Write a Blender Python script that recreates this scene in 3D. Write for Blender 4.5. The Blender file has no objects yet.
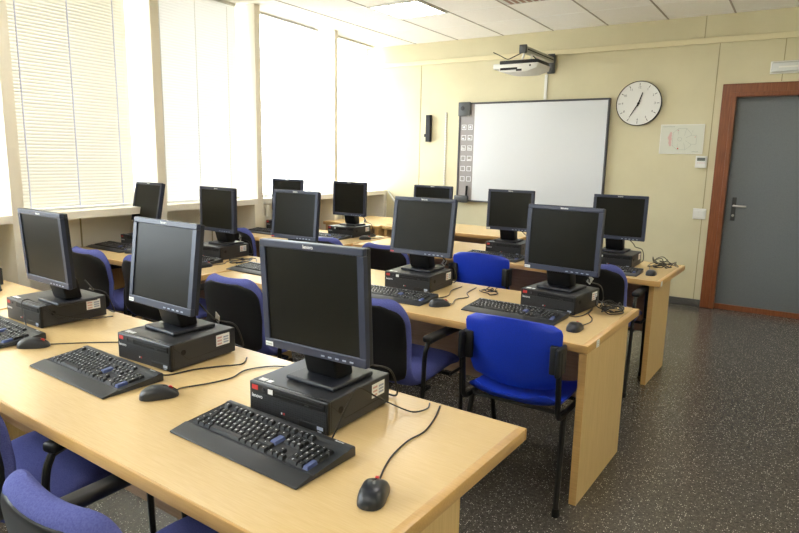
import bpy, bmesh, math, random
from mathutils import Vector, Matrix, noise
random.seed(7)
scene = bpy.context.scene
COL = scene.collection
R = math.radians

# ------------------------------------------------------------------ materials
def mat(name, col, rough=.5, metal=0, spec=.5, build=None):
    m = bpy.data.materials.new(name); m.use_nodes = True
    nt = m.node_tree; b = nt.nodes['Principled BSDF']
    b.inputs['Base Color'].default_value = (*col, 1); b.inputs['Roughness'].default_value = rough
    b.inputs['Metallic'].default_value = metal; b.inputs['Specular IOR Level'].default_value = spec
    if build: build(nt, b)
    return m

def noisy(scale=(1, 1, 1), c1=(0, 0, 0), c2=(1, 1, 1), nscale=8, detail=4, lo=.35, hi=.65, bump=0, bscale=200, bdist=.001):
    def f(nt, b):
        N = nt.nodes; L = nt.links
        tc = N.new('ShaderNodeTexCoord'); mp = N.new('ShaderNodeMapping'); mp.inputs['Scale'].default_value = scale
        L.new(tc.outputs['Object'], mp.inputs['Vector'])
        n = N.new('ShaderNodeTexNoise'); n.inputs['Scale'].default_value = nscale; n.inputs['Detail'].default_value = detail
        L.new(mp.outputs[0], n.inputs['Vector'])
        r = N.new('ShaderNodeValToRGB'); r.color_ramp.elements[0].position = lo; r.color_ramp.elements[1].position = hi
        r.color_ramp.elements[0].color = (*c1, 1); r.color_ramp.elements[1].color = (*c2, 1)
        L.new(n.outputs['Fac'], r.inputs[0]); L.new(r.outputs[0], b.inputs['Base Color'])
        if bump:
            n2 = N.new('ShaderNodeTexNoise'); n2.inputs['Scale'].default_value = bscale; n2.inputs['Detail'].default_value = 2
            L.new(tc.outputs['Object'], n2.inputs['Vector'])
            bp = N.new('ShaderNodeBump'); bp.inputs['Strength'].default_value = bump; bp.inputs['Distance'].default_value = bdist
            L.new(n2.outputs['Fac'], bp.inputs['Height']); L.new(bp.outputs[0], b.inputs['Normal'])
    return f

def terrazzo(nt, b):
    N = nt.nodes; L = nt.links
    tc = N.new('ShaderNodeTexCoord')
    base = N.new('ShaderNodeTexNoise'); base.inputs['Scale'].default_value = 60; base.inputs['Detail'].default_value = 5
    L.new(tc.outputs['Object'], base.inputs['Vector'])
    r = N.new('ShaderNodeValToRGB'); r.color_ramp.elements[0].position = .3; r.color_ramp.elements[1].position = .75
    r.color_ramp.elements[0].color = (.044, .040, .036, 1); r.color_ramp.elements[1].color = (.115, .103, .088, 1)
    L.new(base.outputs['Fac'], r.inputs[0])
    cur = r.outputs[0]
    for sc, th, colr in ((230, .28, (.27, .25, .21, 1)), (130, .22, (.62, .59, .52, 1))):
        v = N.new('ShaderNodeTexVoronoi'); v.inputs['Scale'].default_value = sc; v.inputs['Randomness'].default_value = 1
        L.new(tc.outputs['Object'], v.inputs['Vector'])
        sep = N.new('ShaderNodeSeparateColor'); L.new(v.outputs['Color'], sep.inputs[0])
        a = N.new('ShaderNodeMath'); a.operation = 'LESS_THAN'; a.inputs[1].default_value = .30
        L.new(v.outputs['Distance'], a.inputs[0])
        c = N.new('ShaderNodeMath'); c.operation = 'LESS_THAN'; c.inputs[1].default_value = th
        L.new(sep.outputs[0], c.inputs[0])
        m = N.new('ShaderNodeMath'); m.operation = 'MULTIPLY'; L.new(a.outputs[0], m.inputs[0]); L.new(c.outputs[0], m.inputs[1])
        mx = N.new('ShaderNodeMix'); mx.data_type = 'RGBA'; L.new(m.outputs[0], mx.inputs[0]); L.new(cur, mx.inputs[6])
        mx.inputs[7].default_value = colr; cur = mx.outputs[2]
    L.new(cur, b.inputs['Base Color'])

def perforated(nt, b):
    N = nt.nodes; L = nt.links
    tc = N.new('ShaderNodeTexCoord'); v = N.new('ShaderNodeTexVoronoi'); v.inputs['Scale'].default_value = 150
    v.inputs['Randomness'].default_value = .15
    L.new(tc.outputs['Object'], v.inputs['Vector'])
    r = N.new('ShaderNodeValToRGB'); r.color_ramp.elements[0].position = .28; r.color_ramp.elements[1].position = .5
    r.color_ramp.elements[0].color = (.001, .001, .0015, 1); r.color_ramp.elements[1].color = (.022, .024, .029, 1)
    L.new(v.outputs['Distance'], r.inputs[0]); L.new(r.outputs[0], b.inputs['Base Color'])

def slat_material(name, col, mixf):
    m = bpy.data.materials.new(name); m.use_nodes = True; nt = m.node_tree; N = nt.nodes; L = nt.links
    N.remove(N['Principled BSDF']); out = N['Material Output']
    d = N.new('ShaderNodeBsdfDiffuse'); t = N.new('ShaderNodeBsdfTranslucent'); mx = N.new('ShaderNodeMixShader')
    d.inputs[0].default_value = (*col, 1); t.inputs[0].default_value = (*col, 1); mx.inputs[0].default_value = mixf
    L.new(d.outputs[0], mx.inputs[1]); L.new(t.outputs[0], mx.inputs[2]); L.new(mx.outputs[0], out.inputs[0])
    return m

def glass_material(name):
    m = bpy.data.materials.new(name); m.use_nodes = True; nt = m.node_tree; N = nt.nodes; L = nt.links
    N.remove(N['Principled BSDF']); out = N['Material Output']
    t = N.new('ShaderNodeBsdfTransparent'); t.inputs[0].default_value = (.95, .97, .96, 1)
    g = N.new('ShaderNodeBsdfGlossy'); g.inputs['Roughness'].default_value = .02
    mx = N.new('ShaderNodeMixShader'); mx.inputs[0].default_value = .06
    L.new(t.outputs[0], mx.inputs[1]); L.new(g.outputs[0], mx.inputs[2]); L.new(mx.outputs[0], out.inputs[0])
    return m

def emit_material(name, col, s):
    m = bpy.data.materials.new(name); m.use_nodes = True; b = m.node_tree.nodes['Principled BSDF']
    b.inputs['Base Color'].default_value = (.8, .8, .8, 1)
    b.inputs['Emission Color'].default_value = (*col, 1); b.inputs['Emission Strength'].default_value = s
    return m

M = dict(
    wall=mat('wall_paint', (.66, .58, .34), .75, build=noisy(c1=(.595, .545, .365), c2=(.63, .58, .395), nscale=3, bump=.25, bscale=160)),
    wall_low=mat('wall_panel_paint', (.62, .56, .45), .7, build=noisy(c1=(.86, .82, .74), c2=(.90, .86, .78), nscale=2)),
    cream=mat('cream_paint', (.74, .66, .46), .5, build=noisy(c1=(.86, .80, .67), c2=(.90, .84, .71), nscale=2)),
    trunk=mat('trunking_cream', (.70, .63, .42), .5),
    seam=mat('panel_joint', (.36, .31, .18), .8),
    ceil=mat('ceiling_tile', (.74, .70, .65), .85, build=noisy(c1=(.85, .825, .785), c2=(.89, .865, .83), nscale=90, detail=2)),
    tbar=mat('ceiling_bar', (.88, .87, .84), .4),
    tgap=mat('ceiling_shadow_gap', (.36, .32, .27), .8),
    floor=mat('terrazzo', (.08, .07, .06), .24, spec=.5, build=terrazzo),
    skirt=mat('terrazzo_skirting', (.12, .115, .11), .35, build=noisy(c1=(.025, .025, .025), c2=(.14, .135, .125), nscale=120)),
    wood=mat('beech_laminate', (.8, .6, .32), .26, spec=.5, build=noisy(scale=(1.6, 34, 34), c1=(.67, .475, .225), c2=(.73, .54, .275), nscale=8, detail=6, lo=.3, hi=.7)),
    edge=mat('beech_edging', (.62, .38, .17), .3, spec=.5, build=noisy(scale=(1.5, 26, 26), c1=(.58, .35, .13), c2=(.67, .425, .17), nscale=6, detail=5, lo=.3, hi=.7)),
    panel=mat('beech_panel', (.6, .42, .19), .4, build=noisy(scale=(22, 22, 1.2), c1=(.66, .455, .20), c2=(.75, .535, .255), nscale=6, detail=6, lo=.3, hi=.7)),
    modesty=mat('shaded_modesty_board', (.42, .28, .19), .5, build=noisy(scale=(1.2, 22, 22), c1=(.40, .26, .18), c2=(.46, .31, .22), nscale=5)),  # wood toned down to its shaded look under the desks
    redwood=mat('reddish_door_wood', (.30, .10, .035), .35, build=noisy(scale=(20, 20, 1.2), c1=(.155, .045, .016), c2=(.245, .080, .030), nscale=5, detail=6, lo=.3, hi=.7)),
    door=mat('grey_door_laminate', (.105, .115, .125), .45, build=noisy(c1=(.135, .152, .170), c2=(.155, .172, .190), nscale=140)),
    steel=mat('brushed_steel', (.5, .49, .46), .3, metal=1),
    black=mat('black_plastic', (.005, .005, .0055), .5, spec=.3),
    blackpad=mat('black_armrest', (.012, .0125, .014), .5, spec=.4),
    blacktube=mat('black_tube_paint', (.006, .006, .0065), .35, spec=.4),
    bezel=mat('slate_monitor_bezel', (.026, .034, .070), .38),
    bezelback=mat('monitor_back_plastic', (.014, .016, .024), .45),
    screen=mat('matt_lcd_screen', (.010, .0098, .007), .32, spec=.14),
    pc=mat('charcoal_case_paint', (.028, .029, .034), .42),
    pcfront=mat('perforated_front', (.02, .02, .02), .4, build=perforated),
    pcgloss=mat('black_front_strip', (.008, .009, .011), .3),
    key=mat('black_key', (.009, .0095, .011), .42),
    kbody=mat('keyboard_body', (.026, .029, .034), .45),
    bluekey=mat('slate_blue_key', (.075, .105, .27), .4),
    legend=mat('white_print', (.75, .77, .8), .5),
    mouse=mat('mouse_plastic', (.022, .025, .032), .33),
    red=mat('red_plastic', (.55, .03, .03), .4),
    sticker=mat('white_sticker', (.86, .87, .88), .5),
    stickred=mat('sticker_print', (.66, .42, .42), .5),
    stickblue=mat('sticker_blue_print', (.36, .42, .56), .5),
    cable=mat('black_cable', (.014, .013, .012), .45),
    whitecable=mat('pale_cable', (.6, .58, .52), .5),
    fabric=mat('blue_fabric', (.09, .105, .40), .85, spec=.2, build=noisy(c1=(.072, .084, .28), c2=(.105, .120, .355), nscale=260, bump=.3, bscale=500)),
    blueplastic=mat('bright_blue_plastic', (.012, .055, .72), .38, build=noisy(c1=(.008, .038, .48), c2=(.011, .045, .56), nscale=200, bump=.2, bscale=300)),
    white=mat('white_plastic', (.72, .72, .69), .4),
    offwhite=mat('pale_grey_plastic', (.60, .59, .57), .4),
    board=mat('whiteboard_surface', (.60, .62, .65), .35),
    boardframe=mat('whiteboard_frame', (.05, .05, .06), .35),
    strip=mat('grey_tool_strip', (.27, .25, .25), .4),
    darkgrey=mat('dark_grey_plastic', (.055, .058, .06), .4),
    paper=mat('plan_paper', (.62, .63, .55), .5),
    ink=mat('grey_ink', (.34, .36, .33), .6),
    pinkink=mat('pink_print', (.66, .42, .40), .6),
    lcd=mat('lcd_glass', (.16, .18, .16), .25),
    alu=mat('aluminium', (.36, .37, .35), .35, metal=.7),
    clear=mat('clear_lamp_cover', (.62, .64, .64), .12),
    winframe=mat('white_window_frame', (.80, .80, .78), .4),
    sill=mat('sill_board', (.90, .86, .77), .4),
    slat=slat_material('white_blind_slat', (.84, .84, .86), .06),
    slatcream=slat_material('cream_blind_slat', (.84, .825, .76), .012), slatpale=slat_material('pale_blind_slat', (.86, .86, .86), .03),
    blindcord=mat('blind_ladder_cord', (.66, .69, .88), .7),
    glass=glass_material('window_glass'),
    lamp=emit_material('fluorescent_diffuser', (1, .975, .94), 9.0),
)

# ------------------------------------------------------------------ mesh helpers
class MB:
    def __init__(s): s.bm = bmesh.new(); s.mi = 0
    def _tag(s, faces):
        for f in faces: f.material_index = s.mi
    def box(s, x0, x1, y0, y1, z0, z1, bev=0, seg=2, mtx=None):
        vs = [s.bm.verts.new((x, y, z)) for x in (x0, x1) for y in (y0, y1) for z in (z0, z1)]
        q = [(0, 1, 3, 2), (4, 6, 7, 5), (0, 4, 5, 1), (2, 3, 7, 6), (0, 2, 6, 4), (1, 5, 7, 3)]
        fs = [s.bm.faces.new([vs[i] for i in f]) for f in q]
        s._tag(fs)
        if bev:
            es = list({e for f in fs for e in f.edges})
            r = bmesh.ops.bevel(s.bm, geom=es, offset=bev, segments=seg, profile=.5, affect='EDGES', clamp_overlap=True)
            s._tag(r['faces'])
            vs = list({v for v in r['verts']} | {v for v in vs if v.is_valid})
        if mtx is not None:
            for v in vs: v.co = mtx @ v.co
        return s
    def quad(s, pts):
        f = s.bm.faces.new([s.bm.verts.new(p) for p in pts]); s._tag([f]); return s
    def prism(s, prof, a0, a1, axis='x', bev=0):
        """prof: 2-D outline, extruded along an axis: x -> (y,z), y -> (x,z), z -> (x,y)."""
        def P(u, v, a): return {'x': (a, u, v), 'y': (u, a, v), 'z': (u, v, a)}[axis]
        A = [s.bm.verts.new(P(u, v, a0)) for u, v in prof]; B = [s.bm.verts.new(P(u, v, a1)) for u, v in prof]
        n = len(prof); fs = [s.bm.faces.new(A[::-1]), s.bm.faces.new(B)]
        for i in range(n): fs.append(s.bm.faces.new((A[i], A[(i+1) % n], B[(i+1) % n], B[i])))
        s._tag(fs)
        if bev:
            es = list({e for f in fs for e in f.edges})
            r = bmesh.ops.bevel(s.bm, geom=es, offset=bev, segments=2, profile=.5, affect='EDGES', clamp_overlap=True); s._tag(r['faces'])
        return s
    def tube(s, pts, r, seg=8, smooth=0):
        pts = [Vector(p) for p in pts]
        if smooth: pts = catmull(pts, smooth)
        rings = []; up = Vector((0, 0, 1)); prev = None
        for i, p in enumerate(pts):
            t = (pts[min(i+1, len(pts)-1)] - pts[max(i-1, 0)]).normalized()
            if prev is None:
                a = t.orthogonal().normalized()
            else:
                a = (prev - t*prev.dot(t))
                a = a.normalized() if a.length > 1e-6 else t.orthogonal().normalized()
            prev = a; b = t.cross(a)
            rings.append([s.bm.verts.new(p + r*(a*math.cos(2*math.pi*k/seg) + b*math.sin(2*math.pi*k/seg))) for k in range(seg)])
        fs = []
        for A, B in zip(rings, rings[1:]):
            for k in range(seg): fs.append(s.bm.faces.new((A[k], A[(k+1) % seg], B[(k+1) % seg], B[k])))
        fs.append(s.bm.faces.new(rings[0][::-1])); fs.append(s.bm.faces.new(rings[-1]))
        s._tag(fs); return s
    def lathe(s, prof, seg=32, mtx=None):
        """prof: [(radius, height)] around z."""
        rings = []
        for r, z in prof:
            rings.append([s.bm.verts.new((r*math.cos(2*math.pi*k/seg), r*math.sin(2*math.pi*k/seg), z)) for k in range(seg)] if r > 1e-7 else [s.bm.verts.new((0, 0, z))])
        fs = []
        for A, B in zip(rings, rings[1:]):
            for k in range(seg):
                k2 = (k+1) % seg
                if len(A) == 1: fs.append(s.bm.faces.new((A[0], B[k2], B[k])))
                elif len(B) == 1: fs.append(s.bm.faces.new((A[k], A[k2], B[0])))
                else: fs.append(s.bm.faces.new((A[k], A[k2], B[k2], B[k])))
        s._tag(fs)
        if mtx is not None:
            for rg in rings:
                for v in rg: v.co = mtx @ v.co
        return s
    def build(s, name, mats, parent=None, smooth=False, kind=None):
        bmesh.ops.recalc_face_normals(s.bm, faces=s.bm.faces)
        me = bpy.data.meshes.new(name); s.bm.to_mesh(me); s.bm.free()
        for m in (mats if isinstance(mats, (list, tuple)) else [mats]): me.materials.append(m)
        if smooth:
            for p in me.polygons: p.use_smooth = True
            try: me.set_sharp_from_angle(angle=R(40))
            except Exception: pass
        o = bpy.data.objects.new(name, me); COL.objects.link(o)
        if parent is not None: o.parent = parent
        if kind: o['kind'] = kind
        return o

def catmull(p, n):
    out = []
    for i in range(len(p)-1):
        a, b, c, d = p[max(i-1, 0)], p[i], p[i+1], p[min(i+2, len(p)-1)]
        for k in range(n):
            t = k/n
            out.append(.5*((2*b)+(c-a)*t+(2*a-5*b+4*c-d)*t*t+(3*b-a-3*c+d)*t**3))
    out.append(p[-1]); return out

def tag(o, label=None, cat=None, group=None, kind=None):
    if label: o['label'] = label
    if cat: o['category'] = cat
    if group: o['group'] = group
    if kind: o['kind'] = kind
    return o
def thing(name, loc=(0, 0, 0), rz=0, label=None, cat=None, group=None):
    o = bpy.data.objects.new(name, None); COL.objects.link(o); o.location = loc; o.rotation_euler = (0, 0, rz)
    return tag(o, label, cat, group)
def copy_tree(o, parent=None):
    c = o.copy(); COL.objects.link(c)
    if parent is not None: c.parent = parent
    for ch in list(o.children): copy_tree(ch, c)
    return c

def text_mesh(txt, size, align='CENTER', bold=0):
    cu = bpy.data.curves.new('txt', 'FONT'); cu.body = txt; cu.size = size; cu.align_x = align; cu.align_y = 'CENTER'
    cu.resolution_u = 3; cu.offset = bold
    ob = bpy.data.objects.new('txt', cu); COL.objects.link(ob)
    dg = bpy.context.evaluated_depsgraph_get(); me = bpy.data.meshes.new_from_object(ob.evaluated_get(dg))
    bpy.data.objects.remove(ob); bpy.data.curves.remove(cu); return me
def text_obj(name, txt, size, m, parent, loc, rot=(R(90), 0, 0), align='CENTER', bold=0):
    me = text_mesh(txt, size, align, bold); me.name = name; me.materials.clear(); me.materials.append(m)
    o = bpy.data.objects.new(name, me); COL.objects.link(o); o.parent = parent; o.location = loc; o.rotation_euler = rot
    return o

# ------------------------------------------------------------------ camera
CAM_H = 1.5
cam = bpy.data.cameras.new('camera'); co = bpy.data.objects.new('camera', cam); COL.objects.link(co)
cam.sensor_width = 36; cam.lens = 612.87/799*36; cam.clip_start = .05; cam.clip_end = 200
def camrot(yaw, pitch, roll):
    A = Matrix(((1, 0, 0), (0, 0, -1), (0, 1, 0)))
    c, s = math.cos(yaw), math.sin(yaw); Rz = Matrix(((c, s, 0), (-s, c, 0), (0, 0, 1)))
    c, s = math.cos(pitch), math.sin(pitch); Rx = Matrix(((1, 0, 0), (0, c, -s), (0, s, c)))
    c, s = math.cos(roll), math.sin(roll); R2 = Matrix(((c, -s, 0), (s, c, 0), (0, 0, 1)))
    return R2 @ Rx @ A @ Rz
W2C = camrot(.576632, .175731, .0201678)
rows = (W2C[0], -W2C[1], -W2C[2])
co.matrix_world = Matrix.Translation((0, 0, CAM_H)) @ Matrix(rows).transposed().to_4x4()
scene.camera = co

# ------------------------------------------------------------------ room shell
WY = 7.09          # front wall plane
CZ = 2.96          # ceiling
XR, YB = 1.9, -4.0
def xs(y): return -4.85 + (WY-y)*.0570      # line of the sill edge along the window wall

MB().box(-5.8, XR+.2, YB-.2, WY+.3, -.1, 0).build('floor', M['floor'], kind='structure')
ce = MB().box(-5.8, XR+.2, YB-.2, WY+.3, CZ, CZ+.1).build('ceiling', M['ceil'], kind='structure')
gb = MB(); gx = [-.745-.6125*i for i in range(-4, 8)]
for x in gx: gb.box(x-.008, x+.008, YB, WY, CZ-.003, CZ+.01)
gb.build('shadow_gap', M['tgap'], ce)
gb = MB(); y = 5.76+.61*2
while y > YB:
    gb.box(-5.2, XR, y-.008, y+.008, CZ-.002, CZ+.01); y -= .61
gb.build('tile_bar', M['tbar'], ce)
# front wall with door opening
DX0, DX1, DZ = -.66, .36, 2.165
wf = MB()
wf.box(-5.8, DX0-.02, WY, WY+.2, 0, CZ); wf.box(DX1+.02, XR+.2, WY, WY+.2, 0, CZ); wf.box(DX0-.02, DX1+.02, WY, WY+.2, DZ+.02, CZ)
wfo = wf.build('wall_front', M['wall'], kind='structure')
sb = MB()
for x, z0, z1 in ((-4.33, .07, 2.69), (-.853, .07, 2.69), (-.29, DZ+.13, 2.69), (-1.0, 2.745, CZ), (-2.6, 2.745, CZ)):
    if x == -2.6: continue
    sb.box(x-.004, x+.004, WY-.002, WY+.01, z0, z1)
sb.build('panel_joint', M['seam'], wfo)
MB().box(-5.0, XR, WY-.028, WY, 2.685, 2.742, .004).build('trim_1', M['trunk'], kind='structure')
MB().box(-4.9, DX0-.12, WY-.015, WY, 0, .075, .003).build('baseboard_front', M['skirt'], kind='structure')
MB().box(XR, XR+.2, YB-.2, WY, 0, CZ).build('wall_right', M['wall'], kind='structure')
MB().box(-5.8, XR, YB-.2, YB, 0, CZ).build('wall_back', M['wall'], kind='structure')

# window wall: niche below the sills, pillars between the windows
def wbox(mb, y0, y1, d0, d1, z0, z1):
    """box along the window wall: y0..y1, set back d0..d1 behind the sill edge line."""
    pr = [(xs(y0)-d0, y0), (xs(y1)-d0, y1), (xs(y1)-d1, y1), (xs(y0)-d1, y0)]
    mb.prism(pr, z0, z1, 'z'); return mb
SILL0, SILL1, HEAD = .995, 1.05, 2.958
pill = [(.80, .88), (2.085, 2.168), (3.30, 3.385), (4.525, 4.60), (5.865, 5.925)]
wl = MB()
wbox(wl, .88, WY, .30, .46, 0, SILL0)            # niche back

wbox(wl, YB, .80, .0, .46, 0, SILL1); wbox(wl, YB, -3.6, .0, .46, SILL1, HEAD); wbox(wl, -1.48, -1.36, .0, .46, SILL1, HEAD)   # end behind the camera
wbox(wl, 7.02, WY, .0, .46, 0, SILL0)
wlo = wl.build('wall_left', M['wall_low'], kind='structure')
pj = MB()
for yy in (1.95, 2.75, 4.15, 5.2, 6.45): wbox(pj, yy-.006, yy+.006, .295, .305, .05, SILL0)
pj.build('panel_joint', M['seam'], wlo)
for i, (a, b) in enumerate(pill):
    p = MB(); wbox(p, a, b, 0, .46, SILL0, HEAD)
    w = .05 if i == 3 else 0
    wbox(p, a-w, b+.02*(i == 3), 0.0, .36, 0, SILL0)
    p.build('trim_%d' % (i+2), M['cream'], kind='structure')
so = MB()
ends = [p for p in pill] + [(7.09, 7.09)]
bays = [(ends[i][1], ends[i+1][0]) for i in range(5)]
for i, (a, b) in enumerate(bays):
    s = MB(); wbox(s, a, b, .0, .40, SILL0, SILL1)
    s.build('trim_%d' % (i+7), M['sill'], kind='structure')
for i, (a, b) in enumerate(bays):
    win = thing('window_%d' % (i+1)); win['kind'] = 'structure'
    f = MB(); t = .05
    wbox(f, a, b, .36, .42, SILL1, SILL1+t); wbox(f, a, b, .36, .42, HEAD-t, HEAD)
    wbox(f, a, a+t, .36, .42, SILL1+t, HEAD-t); wbox(f, b-t, b, .36, .42, SILL1+t, HEAD-t)
    f.build('window_frame', M['winframe'], win)
    g = MB(); wbox(g, a+t, b-t, .388, .392, SILL1+t, HEAD-t); g.build('pane', M['glass'], win)
    # venetian blind
    cream = i <= 0
    lab = ['leftmost cream venetian blind at the left edge of the window wall',
           'white venetian blind in the second window, behind the monitors of the second desk row',
           'white venetian blind in the middle window of the window wall',
           'white venetian blind in the window next to the corner bay',
           'white venetian blind in the last window, beside the front wall corner'][i]
    lab = ['cream closed venetian blind filling the window nearest the camera at photo left edge',
           'wide cream closed venetian blind with three blue ladder cords above the first desks',
           'bright white venetian blind between two cream pillars, third window from the camera',
           'sunlit white venetian blind in the second window from the front wall corner',
           'sunlit white venetian blind in the window touching the yellow front wall'][i]
    bl = thing('venetian_blind', (xs((a+b)/2)-.2, (a+b)/2, SILL1), 0, lab, 'blind', 'venetian blinds in the windows')
    gl, gr = .02, (.12, .10, .07, .08, .10)[i]
    y0, y1 = a+gl-(a+b)/2, b-gr-(a+b)/2
    k = -.0570
    def q(yy, d, z): return (yy*k-d, yy, z)
    sl = MB(); z = .035; tau = R((83, 83, 82, 14, 14)[i]); wd = .0275
    while z < HEAD-SILL1-.03:
        prev = None
        for j in range(4):
            u = (j/3-.5)*wd; bow = .0022*(1-(2*j/3-1)**2)
            dx = u*math.cos(tau)+bow*math.sin(tau); dz = -u*math.sin(tau)+bow*math.cos(tau)
            cur = (sl.bm.verts.new(q(y0, -dx, z+dz)), sl.bm.verts.new(q(y1, -dx, z+dz)))
            if prev: sl.bm.faces.new((prev[0], prev[1], cur[1], cur[0]))
            prev = cur
        z += .0245
    sl.build('slats', M[('slatcream', 'slatcream', 'slatpale', 'slat', 'slat')[i]], bl, smooth=True)
    br = MB(); br.prism([q(y0, .014, 0)[:2], q(y1, .014, 0)[:2], q(y1, -.014, 0)[:2], q(y0, -.014, 0)[:2]], .001, .02, 'z'); br.build('bottom_rail', M['white'], bl)
    hr = MB(); hr.prism([q(y0, .02, 0)[:2], q(y1, .02, 0)[:2], q(y1, -.02, 0)[:2], q(y0, -.02, 0)[:2]], HEAD-SILL1-.022, HEAD-SILL1-.002, 'z'); hr.build('headrail', M['white'], bl)
    for fr in (.12, .5, .88):
        yy = y0+(y1-y0)*fr
        c = MB(); c.box(q(yy, 0, 0)[0]+.0145, q(yy, 0, 0)[0]+.0165, yy-.004, yy+.004, .01, HEAD-SILL1-.05)
        c.build('ladder_cord', M['blindcord'] if i <= 1 else M['white'], bl)

for i, (a, b) in enumerate(((-3.6, -1.48), (-1.36, .80))):          # unseen windows behind the camera, added for more daylight, blinds drawn up
    win = thing('window_%d' % (i+6)); win['kind'] = 'structure'
    f = MB(); t = .05
    wbox(f, a, b, .36, .42, SILL1, SILL1+t); wbox(f, a, b, .36, .42, HEAD-t, HEAD)
    wbox(f, a, a+t, .36, .42, SILL1+t, HEAD-t); wbox(f, b-t, b, .36, .42, SILL1+t, HEAD-t)
    f.build('window_frame', M['winframe'], win)
    g = MB(); wbox(g, a+t, b-t, .388, .392, SILL1+t, HEAD-t); g.build('pane', M['glass'], win)

# door in the front wall
dr = thing('door_1', (DX0, WY, 0)); dr['kind'] = 'structure'
w = DX1-DX0
f = MB()
prof_out, prof_in = .125, .035
f.box(-prof_out, .0, -.03, .0, 0, DZ+.12, .006); f.box(w, w+prof_out, -.03, .0, 0, DZ+.12, .006); f.box(-prof_out, w+prof_out, -.032, .0, DZ, DZ+.12, .006)
f.box(-.035, .008, -.042, .044, 0, DZ+.03, .006); f.box(w-.008, w+.035, -.042, .044, 0, DZ+.03, .006); f.box(-.035, w+.035, -.044, .044, DZ-.008, DZ+.035, .006)
f.build('door_frame', M['redwood'], dr)
MB().box(-.015, w+.015, .045, .085, .0005, DZ+.015).build('door_leaf', M['door'], dr)
MB().box(.0085, w-.0085, .022, .0445, 0, .055, .003).build('kick_strip', M['redwood'], dr)
h = MB(); h.box(.065, .105, .036, .046, .93, 1.17, .008)
h.build('handle_plate', M['darkgrey'], dr)
h = MB(); h.tube([(.085, .04, 1.085), (.085, -.01, 1.085), (.10, -.015, 1.085), (.20, -.012, 1.082)], .011, 10)
h.lathe([(.013, 0), (.013, .006), (.0, .006)], 16, Matrix.Translation((.085, .036, .985)) @ Matrix.Rotation(R(90), 4, 'X'))
h.build('handle', M['steel'], dr, smooth=True)

# ------------------------------------------------------------------ ceiling lights
LN = [0]
def ceiling_light(x, y, label):
    t = thing('ceiling_light', (x, y, CZ), 0, label, 'ceiling light', 'recessed louvre lights in the ceiling'); s = .288
    f = MB(); f.box(-s, s, -s, -s+.02, -.012, -.001); f.box(-s, s, s-.02, s, -.012, -.001); f.box(-s, -s+.02, -s+.02, s-.02, -.012, -.001); f.box(s-.02, s, -s+.02, s-.02, -.012, -.001)
    f.build('frame', M['white'], t)
    g = MB()
    for i in range(1, 8): g.box(-s+.02, s-.02, -s+i*2*s/8-.010, -s+i*2*s/8+.010, -.011, -.003)
    for i in range(1, 5): g.box(-s+i*2*s/5-.010, -s+i*2*s/5+.010, -s+.02, s-.02, -.0115, -.003)
    g.build('louvre', M['alu'], t)
    d = MB(); d.quad([(-s+.02, -s+.02, -.0015), (s-.02, -s+.02, -.0015), (s-.02, s-.02, -.0015), (-s+.02, s-.02, -.0015)]); d.build('diffuser', M['lamp'], t)
    return t
cl = ceiling_light(-3.50, 5.45, 'lit square louvre light recessed in the ceiling above the front left desks')
for x, y, lb in ((-3.50, 2.40, 'added unseen square louvre light in the ceiling over the second row, window side'),  # out-of-view copies, added to brighten the room
                 (-1.05, 2.40, 'added unseen square louvre light in the ceiling over the second row, door side'),
                 (-1.05, -.65, 'added unseen square louvre light in the ceiling behind the camera, door side'),
                 (-3.50, -.65, 'added unseen square louvre light in the ceiling behind the camera, window side'),
                 (-1.05, 5.45, 'added unseen square louvre light in the ceiling before the whiteboard, just above the photo'),
                 (1.40, 5.45, 'added unseen square louvre light in the ceiling before the door, above the photo'),  # aisle row added to light the desk end panels
                 (1.40, 2.40, 'added unseen square louvre light in the ceiling over the aisle, beside the second row'),
                 (1.40, -.65, 'added unseen square louvre light in the ceiling over the aisle behind the camera')):
    c = copy_tree(cl); c.location = (x, y, CZ); c['label'] = lb
vt = thing('ceiling_vent', (-2.275, 5.45, CZ), 0, 'dark slotted air vent in the ceiling at the top edge of the photo', 'air vent')
f = MB(); s = .288
f.box(-s, s, -s, s, -.008, -.001, .003); f.build('vent_plate', M['offwhite'], vt)
f = MB()
for i in range(9):
    x = -s+.05+i*.06; f.box(x, x+.035, -s+.04, s-.03, -.0095, -.0075)
f.build('slots', M['redwood'], vt)

# ------------------------------------------------------------------ things on the front wall
WF = WY
# interactive whiteboard
x0, x1, z0, z1 = -3.735, -1.876, .965, 2.192
wb = thing('interactive_whiteboard', (x0, WF, z0), 0, 'large white interactive board with a grey icon strip on the front wall', 'whiteboard')
w_, h_ = x1-x0, z1-z0; t = .021
f = MB(); f.box(0, w_, -.045, 0, 0, t, .004); f.box(0, w_, -.045, 0, h_-t, h_, .004); f.box(0, t, -.045, 0, t, h_-t, .004); f.box(w_-t, w_, -.045, 0, t, h_-t, .004)
f.build('frame', M['boardframe'], wb)
MB().box(.215, w_-t, -.034, -.002, t, h_-t).build('writing_surface', M['board'], wb)
MB().box(t, .215, -.034, -.002, t, h_-t).build('tool_strip', M['strip'], wb)
c = MB(); c.box(-.004, .165, -.062, -.046, h_-.165, h_+.006, .012)
cb = c.build('corner_block', M['darkgrey'], wb, smooth=True)
c = MB(); c.lathe([(.026, 0), (.026, .006), (.018, .008), (0, .008)], 20, Matrix.Translation((.06, -.062, h_-.07)) @ Matrix.Rotation(R(90), 4, 'X')); c.build('corner_button', M['black'], cb, smooth=True)
c = MB(); c.box(-.012, .18, -.085, -.046, -.012, .075, .01); c.build('pen_tray', M['darkgrey'], wb, smooth=True)
c = MB(); c.tube([(.15, -.06, .075), (.15, -.05, .20)], .014, 10); c.build('pen', M['black'], wb, smooth=True)
ic = MB()
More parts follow.
